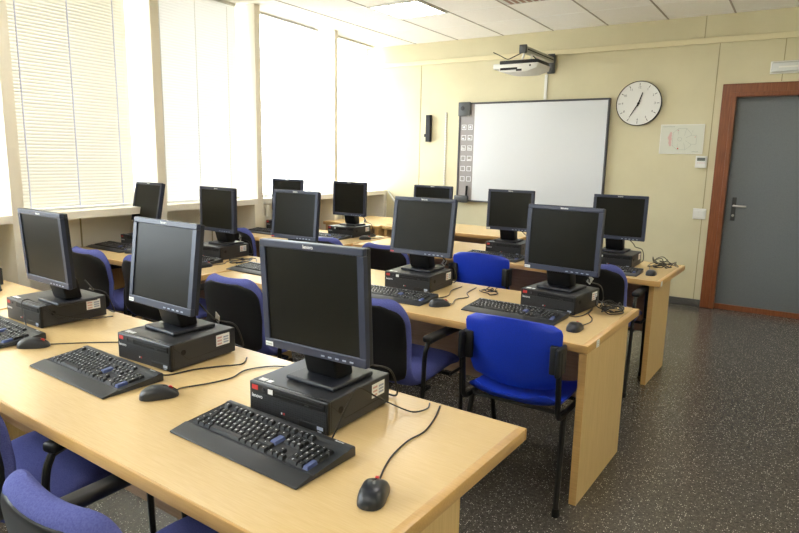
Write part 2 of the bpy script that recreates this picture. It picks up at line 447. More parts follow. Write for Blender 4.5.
for r in range(6):
    zz = h_-.30-r*.128
    for cc in range(2):
        xx = .075+cc*.088; a = .031
        for (u0, u1, v0, v1) in ((-a, a, a-.006, a), (-a, a, -a, -a+.006), (-a, -a+.006, -a, a), (a-.006, a, -a, a)):
            ic.box(xx+u0, xx+u1, -.0355, -.0335, zz+v0, zz+v1)
        if r == 0: ic.box(xx-.012, xx+.012, -.0355, -.0335, zz-.012, zz+.012)
        if r == 1: ic.box(xx-.02, xx+.004, -.0355, -.0335, zz-.018, zz-.004)
        if r == 2: [ic.box(xx-.02+k*.014, xx-.013+k*.014, -.0355, -.0335, zz-.02, zz+.012-k*.006) for k in range(3)]
        if r == 3 and cc: ic.box(xx-.02, xx+.02, -.0355, -.0335, zz-.02, zz-.012)
ic.build('icons', M['legend'], wb)

# wall clock
cx_, cz_, cr = -1.578, 2.122, .232
ck = thing('wall_clock', (cx_, WF, cz_), 0, 'round white wall clock with black hands above the evacuation plan', 'clock')
rot = Matrix.Rotation(R(90), 4, 'X')
c = MB(); c.lathe([(cr, .0), (cr, .042), (cr-.004, .045), (cr-.006, .040), (cr-.006, .0)], 64, rot); c.build('rim', M['black'], ck, smooth=True)
c = MB(); c.lathe([(cr-.005, .002), (cr-.005, .036), (0, .036)], 64, rot); c.build('dial', M['white'], ck)
tk = MB()
for k in range(12):
    a = R(90-30*(k+1)); r0, r1 = cr-.048, cr-.022
    m = Matrix.Rotation(-a+R(90), 4, 'Y')
    tk.box(-.0025, .0025, -.0375, -.036, r0, r1, mtx=m)
tk.build('hour_marks', M['black'], ck)
for k in range(12):
    a = R(90-30*(k+1)); rr = cr-.066
    text_obj('numeral', str(k+1), .032, M['black'], ck, (rr*math.cos(a), -.0372, rr*math.sin(a)))
def hand(nm, deg, L, wd, back, yy):
    m = Matrix.Rotation(R(deg), 4, 'Y'); c = MB(); c.prism([(-wd, -back), (wd, -back), (wd*.6, L), (-wd*.6, L)], yy, yy-.003, 'y')
    o = c.build(nm, M['black'], ck); o.rotation_euler = (0, R(deg), 0)
hand('hour_hand', 17.5, .118, .0075, .03, -.041); hand('minute_hand', 210, .150, .006, .03, -.045)
c = MB(); c.lathe([(.012, .036), (.012, .05), (0, .05)], 16, rot); c.build('hub', M['black'], ck)

# evacuation plan
px0, px1, pz0, pz1 = -1.335, -.912, 1.597, 1.900
pl = thing('evacuation_plan', (px0, WF, pz0), 0, 'framed floor plan sheet with pink area hanging below the wall clock', 'plan')
pw, ph = px1-px0, pz1-pz0
MB().box(0, pw, -.010, 0, 0, ph, .002).build('frame', M['white'], pl)
MB().box(.008, pw-.008, -.012, -.009, .008, ph-.008).build('sheet', M['paper'], pl)
ln = MB()
def seg(a, b, wd=.0022):
    d = Vector((b[0]-a[0], b[1]-a[1])); L = d.length; n = Vector((-d.y, d.x))/L*wd/2
    ln.quad([(a[0]+n.x, -.0125, a[1]+n.y), (b[0]+n.x, -.0125, b[1]+n.y), (b[0]-n.x, -.0125, b[1]-n.y), (a[0]-n.x, -.0125, a[1]-n.y)])
S = lambda u, v: (u*pw, v*ph)
poly = [S(.30, .28), S(.30, .72), S(.42, .86), S(.60, .86), S(.72, .68), S(.72, .63), S(.84, .63), S(.84, .33), S(.72, .33), S(.72, .28), S(.60, .14), S(.42, .14)]
for a, b in zip(poly, poly[1:]+poly[:1]): seg(a, b)
for rr, cxx, cyy in ((.045, .46, .5),):
    pts = [(pw*cxx+pw*rr*math.cos(k*math.pi/8), ph*cyy+pw*rr*math.sin(k*math.pi/8)) for k in range(16)]
    for a, b in zip(pts, pts[1:]+pts[:1]): seg(a, b)
for a, b in ((S(.42, .86), S(.42, .66)), (S(.60, .86), S(.56, .62)), (S(.42, .14), S(.42, .34)), (S(.6, .14), S(.56, .38)), (S(.72, .63), S(.60, .55)), (S(.72, .33), S(.6, .45)), (S(.74, .72), S(.74, .80))): seg(a, b)
for k in range(9): seg(S(.06+k*.03, .92), S(.08+k*.03, .92), .006)
for k in range(5): seg(S(.76+k*.03, .08), S(.78+k*.03, .08), .006)
ln.build('plan_lines', M['ink'], pl)
pk = MB()
for (u, v, r) in ((.24, .5, .05), (.24, .62, .045), (.24, .38, .045), (.22, .55, .045), (.25, .70, .03), (.25, .30, .03)):
    pk.prism([(u*pw+r*.8*pw*math.cos(k*math.pi/6), v*ph+r*1.5*ph*math.sin(k*math.pi/6)) for k in range(12)], -.0128-.0001*u, -.012, 'y')
pk.build('pink_area', M['pinkink'], pl)
pk = MB(); pk.box(.80*pw, .815*pw, -.0129, -.012, .56*ph, .585*ph); pk.box(.40*pw, .415*pw, -.0129, -.012, .78*ph, .80*ph); pk.box(.42*pw, .45*pw, -.0129, -.012, .16*ph, .20*ph); pk.build('red_marks', M['red'], pl)

# thermostat, switch, emergency lamp, holder, chain, conduits
t = thing('thermostat', (-.968, WF, 1.457), 0, 'small white thermostat with grey display beside the door frame', 'thermostat')
MB().box(0, .108, -.028, 0, 0, .122, .006).build('housing', M['white'], t); MB().box(.016, .092, -.0295, -.027, .072, .104).build('display', M['lcd'], t)
c = MB(); [c.box(.02+k*.02, .032+k*.02, -.0295, -.027, .048, .054) for k in range(4)]; c.build('buttons', M['stickred'], t)
t = thing('light_switch', (-.944, WF, .928), 0, 'white double light switch plate near the door frame', 'light switch')
MB().box(0, .126, -.014, 0, 0, .112, .006).build('plate', M['white'], t)
MB().box(.018, .062, -.022, -.013, .022, .09, .003).build('rocker', M['white'], t); MB().box(.064, .108, -.020, -.013, .022, .09, .003).build('rocker', M['white'], t)
t = thing('emergency_light', (-.395, WF, 2.362), 0, 'white emergency light fitting on the wall above the door', 'emergency light')
MB().box(0, .36, -.03, 0, 0, .118, .006).build('base', M['white'], t)
MB().box(.012, .348, -.06, -.03, .012, .104, .02, 3).build('cover', M['clear'], t, smooth=True)
MB().box(.07, .29, -.0615, -.058, .05, .066, .002).build('lamp_tube', M['white'], t)
t = thing('wall_holder', (-4.183, WF, 1.712), 0, 'narrow black upright fitting on the wall left of the whiteboard', 'wall_fixture')  # upright holder on the wall, no loudspeaker
MB().box(-.035, .035, -.05, 0, 0, .342, .006).build('body', M['black'], t)
MB().box(-.062, -.035, -.04, -.01, .062, .10, .004).build('knob', M['black'], t)
t = MB()
z = 1.16
while z < 2.06: t.box(-.011, .011, -.016, 0, z, z+.026, .004, 1); z += .032
t.box(-.0015, .0015, -.006, -.003, 1.16, 2.06)
t = t.build('bead_chain', M['white']); t.location = (-3.937, WF, 0)
tag(t, 'white beaded strip hanging on the wall beside the whiteboard', 'chain')
t = MB().box(-.017, .017, -.016, 0, 2.20, 2.48, .003).build('cable_conduit', M['white']); t.location = (-2.632, WF, 0)
tag(t, 'short white upright conduit between projector arm and whiteboard', 'conduit')
t = MB(); t.tube([(-4.80, WF-.03, 1.04), (-4.72, WF-.03, .94), (-4.60, WF-.03, .79)], .012, 8); t = t.build('sloping_conduit', M['white'])
tag(t, 'white sloping cable running down from the window sill corner', 'cable')
t = thing('wall_socket', (xs(4.62)-.02, 4.645, .86), 0, 'small cream socket box beside the window pillar below the sill', 'socket')
MB().box(-.03, .03, .0, .05, 0, .12, .004).build('housing', M['cream'], t)

# projector and its wall arm
pm = thing('projector_mount', (-2.578, WF, 2.60), 0, 'grey wall arm with dark end caps holding the projector', 'projector mount')
MB().box(-.045, .045, -.035, 0, -.115, .105, .012).build('wall_plate', M['darkgrey'], pm, smooth=True)
a = MB(); a.box(-.035, .035, -.85, -.035, .0, .06, .004); ar = a.build('arm', M['alu'], pm)
a = MB(); a.box(-.0365, .0365, -.83, -.04, .024, .036); a.build('groove', M['black'], ar)
MB().box(-.04, .04, -.885, -.85, -.012, .073, .008).build('end_cap', M['darkgrey'], pm, smooth=True)
a = MB(); a.tube([(-.02, -.78, .005), (-.05, -.76, -.065)], .012); a.tube([(.02, -.66, .005), (.0, -.66, -.065)], .012); a.box(-.1, .06, -.82, -.60, -.075, -.066); a.build('bracket', M['steel'], pm)
a = MB(); a.tube([(-.02, -.84, .0), (-.12, -.84, -.04), (-.2, -.8, -.05), (-.28, -.82, -.01), (-.34, -.86, .02)], .005, 6, 5)
a.tube([(0, -.6, .0), (.05, -.5, -.055), (.03, -.3, -.07), (0, -.04, -.06)], .006, 6, 5); a.build('cable', M['cable'], pm, smooth=True)
pj = thing('projector', (-2.625, WF-.72, 2.401), R(0), 'white projector with black top hanging from the wall arm above the whiteboard', 'projector')
b = MB(); b.prism([(-.21, .055), (-.20, .015), (-.10, .0), (.10, .0), (.21, .035), (.225, .085), (-.21, .085)], -.17, .19, 'y', .006); b.build('body', M['white'], pj, smooth=True)
b = MB(); b.box(-.205, .215, -.165, .185, .085, .122, .008); b.build('top_cover', M['black'], pj, smooth=True)
b = MB(); b.box(-.295, -.205, -.13, .02, .045, .100, .01); b.build('lens_hood', M['white'], pj, smooth=True)
b = MB(); b.box(-.19, .0, -.174, -.169, .025, .048); b.box(-.01, .05, -.174, -.169, .010, .03); b.build('vent', M['black'], pj)
b = MB(); b.tube([(.14, -.173, .06), (.14, -.165, .06)], .010, 12); b.build('sensor', M['black'], pj)

# ------------------------------------------------------------------ desks
DH = .735; DT = .036
def desk(name, loc, rz, L, D, label, left=(.03, .68), right=(.03, .68), inset=.02, modesty=.20, sticker=False, name_cat='desk', grp='computer desks in rows'):
    """origin: near right corner on the floor; the top runs to -L in x and +D in y."""
    t = thing(name, loc, rz, label, name_cat, grp)
    MB().box(-L+.007, -.012, .007, D-.007, DH-DT+.006, DH).build('desk_top', M['wood'], t)
    e = MB(); zb = DH-DT-.001; ze = DH-.0006
    e.box(-L, 0, 0, .0125, zb, ze, .004); e.box(-L, 0, D-.0125, D, zb, ze, .004); e.box(-.028, 0, .0125, D-.0125, zb, DH+.0004, .004); e.box(-L, -L+.0125, .0125, D-.0125, zb, ze, .004)
    e.build('edge_band', M['edge'], t, smooth=True)
    for nm, (a, b), x in (('end_panel', right, -inset-.032), ('end_panel', left, -L+inset)):
        if a is None: continue
        p = MB(); p.box(x, x+.032, a, b, .0, DH-DT-.002)
        po = p.build(nm, M['panel'], t)
        [MB().box(x, x+.032, y0, y0+.004, .0, DH-DT-.002).build('edge_strip', M['edge'], po) for y0 in (a-.004, b)]
    MB().box(-L+inset+.035, -inset-.035, D-modesty, D-modesty+.018, .22, DH-DT-.002).build('modesty_panel', M['modesty'], t)
    if sticker:
        s = MB(); s.box(.0, .0014, sticker, sticker+.040, DH-.036, DH-.004); so = s.build('label_sticker', M['sticker'], t); so['label'] = 'white inventory sticker on the desk edge'
        s = MB(); [s.box(.0013, .0018, sticker+.010, sticker+.028, DH-.030+k*.009, DH-.0285+k*.009) for k in range(3)]; s.build('print', M['ink'], so)
    return t
YAW = R(-1.8)
desk('computer_desk', (-.618, .785, 0), YAW, 2.59, .825, 'long beech desk nearest the camera carrying the three largest monitors', right=(.05, .465), modesty=.40)
desk('computer_desk', (-.682, 2.515, 0), YAW, 2.46, .84, 'long beech desk of the middle row with a white sticker on its end', right=(.006, .64), inset=.003, sticker=.115)
desk('computer_desk', (-.712, 4.225, 0), YAW, 2.60, .82, 'long beech desk of the far computer row, nearest the door', left=(.42, .70), right=(.05, .56), inset=.045, sticker=.02)
desk('computer_desk', (-3.225, .865, 0), YAW, 1.28, .83, 'short beech desk end at the left photo edge, under the first window', right=(None, 0))
desk('computer_desk', (-3.150, 2.52, 0), 0, 1.720, .755, 'short beech desk of the middle row against the window niche', right=(.45, .70))
desk('computer_desk', (-3.325, 4.085, 0), 0, 1.375, .86, 'short beech desk of the far computer row beside the window pillar', right=(.52, .80))
desk('teacher_table', (-2.30, 5.70, 0), 0, 1.66, .80, 'beech table standing in front of the whiteboard, behind the computer rows', grp='tables at the front of the room')
desk('teacher_table', (-3.975, 5.64, 0), 0, .80, .95, 'beech table in the corner between whiteboard wall and last window', grp='tables at the front of the room')

# ------------------------------------------------------------------ computer case (origin: middle of front bottom edge)
CW, CD, CH = .306, .30, .100
def make_case():
    t = thing('desktop_computer')
    MB().box(-CW/2, CW/2, .012, CD, .004, CH, .004).build('case', M['pc'], t)
    b = MB(); b.box(-CW/2, CW/2, 0, .014, .002, CH-.001, .004); b.build('front_bezel', M['pcgloss'], t)
    b = MB(); b.box(-CW/2+.006, CW/2-.006, -.0015, .002, .006, .067); b.build('perforated_grille', M['pcfront'], t)
    b = MB(); b.box(-.055, CW/2-.012, -.003, .001, .070, .090, .0015); d = b.build('optical_drive', M['black'], t)
    b = MB(); b.box(-.045, CW/2-.02, -.0036, -.0028, .0795, .0803); b.box(.07, .085, -.0042, -.0028, .073, .076); b.build('tray_line', M['kbody'], d)
    b = MB(); b.box(-CW/2+.012, -CW/2+.036, -.0012, .001, .076, .090); o = b.build('badge', M['red'], t); o['label'] = 'red badge'
    b = MB(); b.lathe([(.006, 0), (.006, .003), (0, .003)], 14, Matrix.Translation((-CW/2+.058, 0, .081)) @ Matrix.Rotation(R(90), 4, 'X')); b.build('power_button', M['pc'], t)
    text_obj('maker_lettering', 'lenovo', .016, M['legend'], t, (-CW/2+.034, -.0022, .058), bold=.0004)
    b = MB(); b.box(.045, CW/2-.012, -.003, .0, .006, .026, .001); o = b.build('port_cover', M['pcgloss'], t)
    b = MB(); b.box(CW/2-.038, CW/2-.016, -.0036, -.0028, .014, .024); b.box(CW/2-.036, CW/2-.022, -.0036, -.0028, .007, .011); b.build('spec_sticker', M['stickblue'], o)
    MB().box(-.022, -.018, -.0028, 0, .024, .030).build('white_light', M['legend'], t)
    b = MB(); b.box(-.013, -.008, -.0028, 0, .024, .030); b.build('red_light', M['red'], t)
    # right side: knob, seam, sticker
    mz = Matrix.Translation((CW/2, .055, .062)) @ Matrix.Rotation(R(90), 4, 'Y')
    b = MB(); b.lathe([(.010, 0), (.010, .0015), (.004, .0015), (0, .001)], 18, mz); b.build('side_latch', M['black'], t)
    b = MB(); b.tube([(CW/2, .015, .085), (CW/2, .075, .030), (CW/2, .26, .034)], .0008, 4); b.build('side_seam', M['black'], t)
    b = MB(); b.box(CW/2-.001, CW/2+.0008, .205, .270, .045, .088); st = b.build('asset_sticker', M['sticker'], t); st['label'] = 'white asset sticker with red and blue print'
    b = MB(); [b.box(CW/2, CW/2+.0013, .210, .232, .050+k*.012, .056+k*.012) for k in range(3)]; b.build('red_print', M['stickred'], st)
    b = MB(); [b.box(CW/2, CW/2+.0013, .240, .265, .052+k*.010, .058+k*.010) for k in range(3)]; b.build('blue_print', M['stickblue'], st)
    b = MB(); b.box(-CW/2+.02, -CW/2+.045, .018, .036, CH-.001, CH+.0008); b.box(-CW/2+.052, -CW/2+.07, .018, .034, CH-.001, CH+.0008); b.build('top_sticker', M['sticker'], t)
    return t

# ------------------------------------------------------------------ monitor (origin: base on the case; panel front bottom edge at y=0,z=.10)
MW, MH = .385, .325
def make_monitor():
    t = thing('monitor')
    p = MB(); p.box(-.095, .095, .02, .205, .0, .014, .005); p.build('base_plate', M['bezelback'], t)
    n = MB(); n.prism([(.075, .014), (.15, .014), (.135, .10), (.075, .19), (.05, .19), (.055, .10)], -.062, .062, 'x', .008); n.build('neck', M['black'], t, smooth=True)
    head = bpy.data.objects.new('screen_panel', None)
    B = .021; BB = .027
    f = MB(); d0, d1 = 0, .018
    f.box(-MW/2, MW/2, d0, d1, MH-B, MH, .003); f.box(-MW/2, MW/2, d0, d1, 0, BB, .003); f.box(-MW/2, -MW/2+B, d0, d1, BB, MH-B, .0); f.box(MW/2-B, MW/2, d0, d1, BB, MH-B, .0)
    fo = f.build('bezel', M['bezel'], t); fo.location = (0, 0, .10)
    parts = [fo]
    b = MB(); b.box(-MW/2+.002, MW/2-.002, .0175, .036, .002, MH-.002, .004); b.prism([(.035, .05), (.062, .09), (.062, .25), (.035, .30)], -.13, .13, 'x', .004)
    parts.append(b.build('back_shell', M['bezelback'], t)); parts[-1].location = (0, 0, .10)
    s = MB(); s.box(-MW/2+B, MW/2-B, .004, .0172, BB, MH-B); parts.append(s.build('display', M['screen'], t)); parts[-1].location = (0, 0, .10)
    lg = text_obj('maker_lettering', 'lenovo', .014, M['legend'], fo, (.0, -.0006, MH-.0105), bold=.0004)
    k = MB(); [k.box(MW/2-.16+i*.026, MW/2-.148+i*.026, -.0012, .001, .008, .012) for i in range(5)]; k.build('buttons', M['stickblue'], fo)
    return t, parts
def tilt_parts(root, ang, roll=0):
    for ch in root.children:
        if ch.name.split('.')[0] in ('bezel', 'back_shell', 'display'): ch.rotation_euler = (-ang, roll, 0)

# ------------------------------------------------------------------ keyboard (origin: middle of near edge on the desk)
U = .0198
KW, KD = .492, .215
def make_keyboard():
    t = thing('keyboard')
    pf = [(0, .002), (0, .007), (.052, .017), (.060, .013), (KD-.028, .024), (KD-.018, .030), (KD-.004, .030), (KD, .024), (KD, .002)]
    b = MB(); b.prism(pf, -KW/2, KW/2, 'x', .0016); b.build('body', M['kbody'], t, smooth=True)
    deck = lambda y: .013+(y-.060)/(KD-.088)*.011
    X0 = -KW/2+.016; Y0 = .063
    kk, blue, blue2, leg = MB(), MB(), MB(), []
    def key(x, y, w, h=1, m=None, ch=None):
        m = m or kk; g = .0011
        x0, x1 = X0+x*U+g, X0+(x+w)*U-g; y0, y1 = Y0+y*U+g, Y0+(y+h)*U-g
        zb = deck((y0+y1)/2)-.001; zt = zb+.0095; i = .0026
        lo = [m.bm.verts.new(p) for p in ((x0, y0, zb), (x1, y0, zb), (x1, y1, zb), (x0, y1, zb))]
        sl = (y1-y0)/(KD-.088)*.011*.5
        hi = [m.bm.verts.new(p) for p in ((x0+i, y0+i*1.2, zt-sl*.6), (x1-i, y0+i*1.2, zt-sl*.6), (x1-i, y1-i*.6, zt+sl), (x0+i, y1-i*.6, zt+sl))]
        m.bm.faces.new(hi)
        for j in range(4): m.bm.faces.new((lo[j], lo[(j+1) % 4], hi[(j+1) % 4], hi[j]))
        if ch: leg.append((ch, (x0+x1)/2-.0018, (y0+y1)/2+.001, zt+.0005))
    for x, ch in enumerate("`1234567890-="): key(x, 4, 1, ch=ch)
    key(13, 4, 2, ch='<')
    key(0, 3, 1.5, ch='|'); [key(1.5+i, 3, 1, ch=c) for i, c in enumerate("QWERTYUIOP[]")]
    key(0, 2, 1.75, ch='A'); [key(1.75+i, 2, 1, ch=c) for i, c in enumerate("ASDFGHJKL;'#")]
    key(13.75, 2, 1.25, 2, blue)
    key(0, 1, 1.25, ch='^'); [key(1.25+i, 1, 1, ch=c) for i, c in enumerate("<ZXCVBNM,.-")]; key(12.25, 1, 2.75, ch='^')
    for i in range(3): key(1.25*i, 0, 1.25, ch='+')
    key(3.75, 0, 6.25)
    for i in range(4): key(10+1.25*i, 0, 1.25, ch='+')
    fy = 5.45
    key(0, fy, 1, ch='E'); [key(2+i+(i//4)*.5, fy, 1, ch='F') for i in range(12)]
    for i in range(3): key(15.4+i, 4, 1, ch='I'); key(15.4+i, 3, 1, ch='D'); key(15.4+i, fy, 1, ch='P'); key(15.4+i, 0, 1, ch='v')
    key(16.4, 1, 1, ch='^')
    for r, s in ((4, "N/*-"), (3, "789"), (2, "456"), (1, "123")): [key(18.8+i, r, 1, ch=c) for i, c in enumerate(s)]
    key(21.8, 2, 1, 2, ch='+'); key(21.8, 0, 1, 2, blue2); key(18.8, 0, 2, ch='0'); key(20.8, 0, 1, ch='.')
    kk.build('keys', M['key'], t); [bb.build('enter_key', M['bluekey'], t) for bb in (blue, blue2)]
    bmx = bmesh.new(); cache = {}
    for ch, x, y, z in leg:
        if ch not in cache: cache[ch] = text_mesh(ch, .0085, bold=.00035)
        me = cache[ch]; base = len(bmx.verts)
        vs = [bmx.verts.new((v.co.x+x, v.co.y+y, z+v.co.y*.09)) for v in me.vertices]
        for p in me.polygons: bmx.faces.new([vs[i] for i in p.vertices])
    m = MB(); m.bm.free(); m.bm = bmx; m.build('key_legends', M['legend'], t)
    text_obj('maker_lettering', 'lenovo', .011, M['legend'], t, (KW/2-.045, KD-.011, .0306), (0, 0, 0), bold=.0003)
    return t

# ------------------------------------------------------------------ mouse (origin: centre on the desk, front towards +y)
def make_mouse():
    t = thing('computer_mouse')
    b = MB(); nu, nv = 24, 9; rings = []
    for j in range(nv):
        v = j/(nv-1); ring = []
        for i in range(nu):
            a = 2*math.pi*i/nu; ca, sa = math.cos(a), math.sin(a)
            e = 2/2.5; ex = math.copysign(abs(ca)**e, ca); ey = math.copysign(abs(sa)**e, sa)
            f = math.cos(v*math.pi/2)**.55; f = max(f, 0)
            wy = .060; wx = .0355*(1-.10*math.exp(-((ey-.0)**2)*4))
            x, y = ex*wx*f, ey*wy*f
            top = .037*(1-.35*((y+.012)/.07)**2)
            if y > 0: top *= 1-.25*(y/.058)**2
            z = .002+top*math.sin(v*math.pi/2)**.8
            ring.append(b.bm.verts.new((x, y, z)))
        rings.append(ring)
    for A, B_ in zip(rings, rings[1:]):
        for i in range(nu): b.bm.faces.new((A[i], A[(i+1) % nu], B_[(i+1) % nu], B_[i]))
    bmesh.ops.remove_doubles(b.bm, verts=b.bm.verts, dist=1e-5)
    b.bm.faces.new(rings[0][::-1])
    b.build('body', M['mouse'], t, smooth=True)
    w = MB(); w.tube([(-.004, .034, .0265), (.004, .034, .0265)], .0078, 14); o = w.build('scroll_wheel', M['red'], t); o['label'] = 'red scroll wheel'
    w = MB(); w.tube([(0, .012, .0365), (0, .026, .0335)], .0010, 5); w.tube([(0, .042, .0278), (0, .055, .0165)], .0010, 5); w.build('button_seam', M['black'], t)
    return t

# ------------------------------------------------------------------ chairs (origin on the floor, facing +y)
def make_padded():
    t = thing('padded_armchair')
    line = catmull([Vector(p) for p in ((0, .262, .425), (0, .245, .452), (0, .15, .466), (0, 0, .458), (0, -.13, .452), (0, -.205, .47), (0, -.238, .53), (0, -.252, .62), (0, -.27, .74), (0, -.292, .852))], 10)
    cum = [0]
    for p, q in zip(line, line[1:]): cum.append(cum[-1]+(q-p).length)
    T = cum[-1]; TH = .031; us = [math.sin(math.pi/2*k/9)*(1 if 1 else 0) for k in range(-9, 10)]
    def at(s):
        i = max(k for k in range(len(cum)) if cum[k] <= s+1e-9); i = min(i, len(cum)-2)
        f = (s-cum[i])/(cum[i+1]-cum[i]); p = line[i].lerp(line[i+1], f)
        tg = (line[min(i+2, len(line)-1)]-line[max(i-1, 0)]).normalized()
        return p, Vector((0, tg.z, -tg.y))          # normal on the sitter's side
    def hw(s):
        w = .245-.018*min(1, max(0, (s-.45)/.2)); r1, r2 = .07, .125
        if s > T-r2: u = (s-T+r2)/r2; w -= r2*(1-math.sqrt(max(0, 1-u*u)))*.92
        if s < r1: u = (r1-s)/r1; w -= r1*(1-math.sqrt(max(0, 1-u*u)))*.9
        return w
    def half(s, u):                                  # half thickness: rounded at the sides and both ends
        d = min(s, T-s); e = min(1, d/.030); e = math.sqrt(max(0, 1-(1-e)**2))
        return TH*e*math.sqrt(max(0, 1-abs(u)**5))
    def pos(s, u, k):
        p, n = at(s); back = min(1, max(0, (s-.55)/.12)); c = p+n*(.030*back*u*u+k)
        return Vector((u*hw(s), c.y, c.z))
    # the normal computed above points to the sitter: up on the seat, forward on the back
    ss = [T*.5*(1-math.cos(math.pi*k/60)) for k in range(61)]
    def shell(s_list, u_list, ka, kb, pos=pos):
        m = MB(); A = [[m.bm.verts.new(pos(s, u, ka(s, u))) for u in u_list] for s in s_list]; B_ = [[m.bm.verts.new(pos(s, u, kb(s, u))) for u in u_list] for s in s_list]
        n = len(u_list)
        for G in (A, B_):
            for r0, r1 in zip(G, G[1:]):
                for k in range(n-1): m.bm.faces.new((r0[k], r0[k+1], r1[k+1], r1[k]))
        for i in range(len(s_list)-1):
            for k in (0, n-1): m.bm.faces.new((A[i][k], A[i+1][k], B_[i+1][k], B_[i][k]))
        for i in (0, len(s_list)-1):
            for k in range(n-1): m.bm.faces.new((A[i][k], A[i][k+1], B_[i][k+1], B_[i][k]))
        return m
    sgn = -1 if at(T*.2)[1].z < 0 else 1
    up = shell(ss, us, lambda s, u: sgn*(half(s, u)+.0012), lambda s, u: -sgn*(half(s, u)+.0012)); up.build('upholstery', M['fabric'], t, smooth=True)
    s2 = [.50+(T-.018-.50)*.5*(1-math.cos(math.pi*k/36)) for k in range(37)]; u2 = [math.sin(math.pi/2*k/9) for k in range(-9, 10)]; pos0 = pos
    def pos(s, u, k):                                # the shell keeps inside the rim and has round corners
        d = min(s-.50, T-.018-s); r = .075; f = .945 if d >= r else .945-.30*(1-math.sqrt(max(0, 1-(1-d/r)**2)))
        return pos0(s, u*f, k)
    sh = shell(s2, u2, lambda s, u: -sgn*(half(s, u*.93)+.0055), lambda s, u: -sgn*(half(s, u*.93)-.004), pos).build('back_shell', M['black'], t, smooth=True); sh['label'] = 'black plastic back shell'
    for s in (-1, 1):
        f = MB(); X = .262*s
        f.tube([(X, .235, .012), (X, .215, .58), (X, .195, .628), (X, .14, .644), (X, -.10, .644), (X, -.145, .625), (X*1.0, -.165, .56), (X, -.175, .40), (X*1.02, -.26, .012)], .0115, 8, 4)
        f.build('side_frame', M['blacktube'], t, smooth=True)
        a = MB(); a.box(X-.026, X+.026, -.15, .17, .644, .676, .012, 3); a.build('armrest', M['blackpad'], t, smooth=True)
        MB().tube([(X, .236, 0), (X, .234, .03)], .0145, 10).build('foot', M['black'], t); MB().tube([(X*1.02, -.261, 0), (X*1.02, -.256, .03)], .0145, 10).build('foot', M['black'], t)
    c = MB(); c.tube([(-.262, .10, .42), (.262, .10, .42)], .010); c.tube([(-.262, -.11, .415), (.262, -.11, .415)], .010)
    c.tube([(-.262, .10, .42), (-.262, .222, .42)], .009); c.tube([(.262, .10, .42), (.262, .222, .42)], .009); c.tube([(-.262, -.11, .415), (-.264, -.172, .415)], .009); c.tube([(.262, -.11, .415), (.264, -.172, .415)], .009)
    c.build('seat_rail', M['blacktube'], t, smooth=True)
    return t

def make_plastic():
    t = thing('plastic_chair')
    # backrest panel: curved rounded rectangle
    def plate(pt, hwf, ns, nt, thick, nrm):
        m = MB(); A, B_ = [], []
        for i in range(ns+1):
            s = i/ns; a, b = [], []
            for k in range(nt+1):
                u = -1+2*k/nt; w = hwf(s); p = pt(s, u, w); n = nrm(s, u)
                a.append(m.bm.verts.new(p+n*thick/2)); b.append(m.bm.verts.new(p-n*thick/2))
            A.append(a); B_.append(b)
        for G in (A, B_):
            for r0, r1 in zip(G, G[1:]):
                for k in range(nt): m.bm.faces.new((r0[k], r0[k+1], r1[k+1], r1[k]))
        for i in range(ns):
            m.bm.faces.new((A[i][0], A[i+1][0], B_[i+1][0], B_[i][0])); m.bm.faces.new((A[i][-1], B_[i][-1], B_[i+1][-1], A[i+1][-1]))
        for j in (0, -1):
            for k in range(nt): m.bm.faces.new((A[j][k], A[j][k+1], B_[j][k+1], B_[j][k]))
        return m
    def hwb(s):
        w = .206+.016*s; e = .13
        if s < e: u = 1-s/e; w *= .74+.26*math.sqrt(max(0, 1-u*u))
        if s > 1-e: u = (s-1+e)/e; w *= .80+.20*math.sqrt(max(0, 1-u*u))
        return w
    pb = lambda s, u, w: Vector((u*w, -.175-.085*s+.055*u*u - .02*math.sin(s*math.pi), .527+.306*s + .018*(1-u*u)*s))
    m = plate(pb, hwb, 18, 12, .008, lambda s, u: Vector((-.3*u, 1, .28)).normalized()); m.build('backrest', M['blueplastic'], t, smooth=True)
    def hws(s):
        w = .212; e = .18
        if s < e: u = 1-s/e; w *= .76+.24*math.sqrt(max(0, 1-u*u))
        if s > 1-e: u = (s-1+e)/e; w *= .80+.20*math.sqrt(max(0, 1-u*u))
        return w
    def pst(s, u, w):
        y = -.215+.45*s; z = .462+.03*abs(u)**3 - .012*math.sin(s*math.pi) + (.035*(1-s/.15)**2 if s < .15 else 0) - (.03*((s-.85)/.15)**2 if s > .85 else 0)
        return Vector((u*w, y, z))
    m = plate(pst, hws, 18, 12, .010, lambda s, u: Vector((0, 0, 1))); m.build('seat', M['blueplastic'], t, smooth=True)
    for s in (-1, 1):
        X = .220*s
        b = MB(); b.box(X-.010, X+.010, -.262, -.165, .63, .755, .009, 3, mtx=Matrix.Translation((0, 0, 0))); 
        b.box(min(X, X-.045*s), max(X, X-.045*s), -.230, -.208, .63, .755, .008, 2)
        b.build('back_bracket', M['blackpad'], t, smooth=True)
        f = MB(); f.tube([(X, -.232, .735), (X, -.222, .62), (X, -.212, .50), (X, -.205, .455), (X, -.175, .432), (X, -.10, .430), (X, .10, .430)], .0125, 8, 4)
        f.tube([(X*.97, -.10, .43), (X*1.0, -.12, .40), (X*1.08, -.205, .012)], .0125, 8, 3); f.tube([(X*.97, .06, .43), (X*.98, .09, .40), (X*1.0, .205, .012)], .0125, 8, 3)
        f.build('side_frame', M['blacktube'], t, smooth=True)
        MB().tube([(X*1.08, -.2055, 0), (X*1.076, -.199, .035)], .0155, 10).build('foot', M['black'], t); MB().tube([(X, .2055, 0), (X, .198, .035)], .0155, 10).build('foot', M['black'], t)
    c = MB(); c.tube([(-.220, .08, .43), (.220, .08, .43)], .010); c.tube([(-.220, -.12, .43), (.220, -.12, .43)], .010); c.build('seat_rail', M['blacktube'], t, smooth=True)
    return t

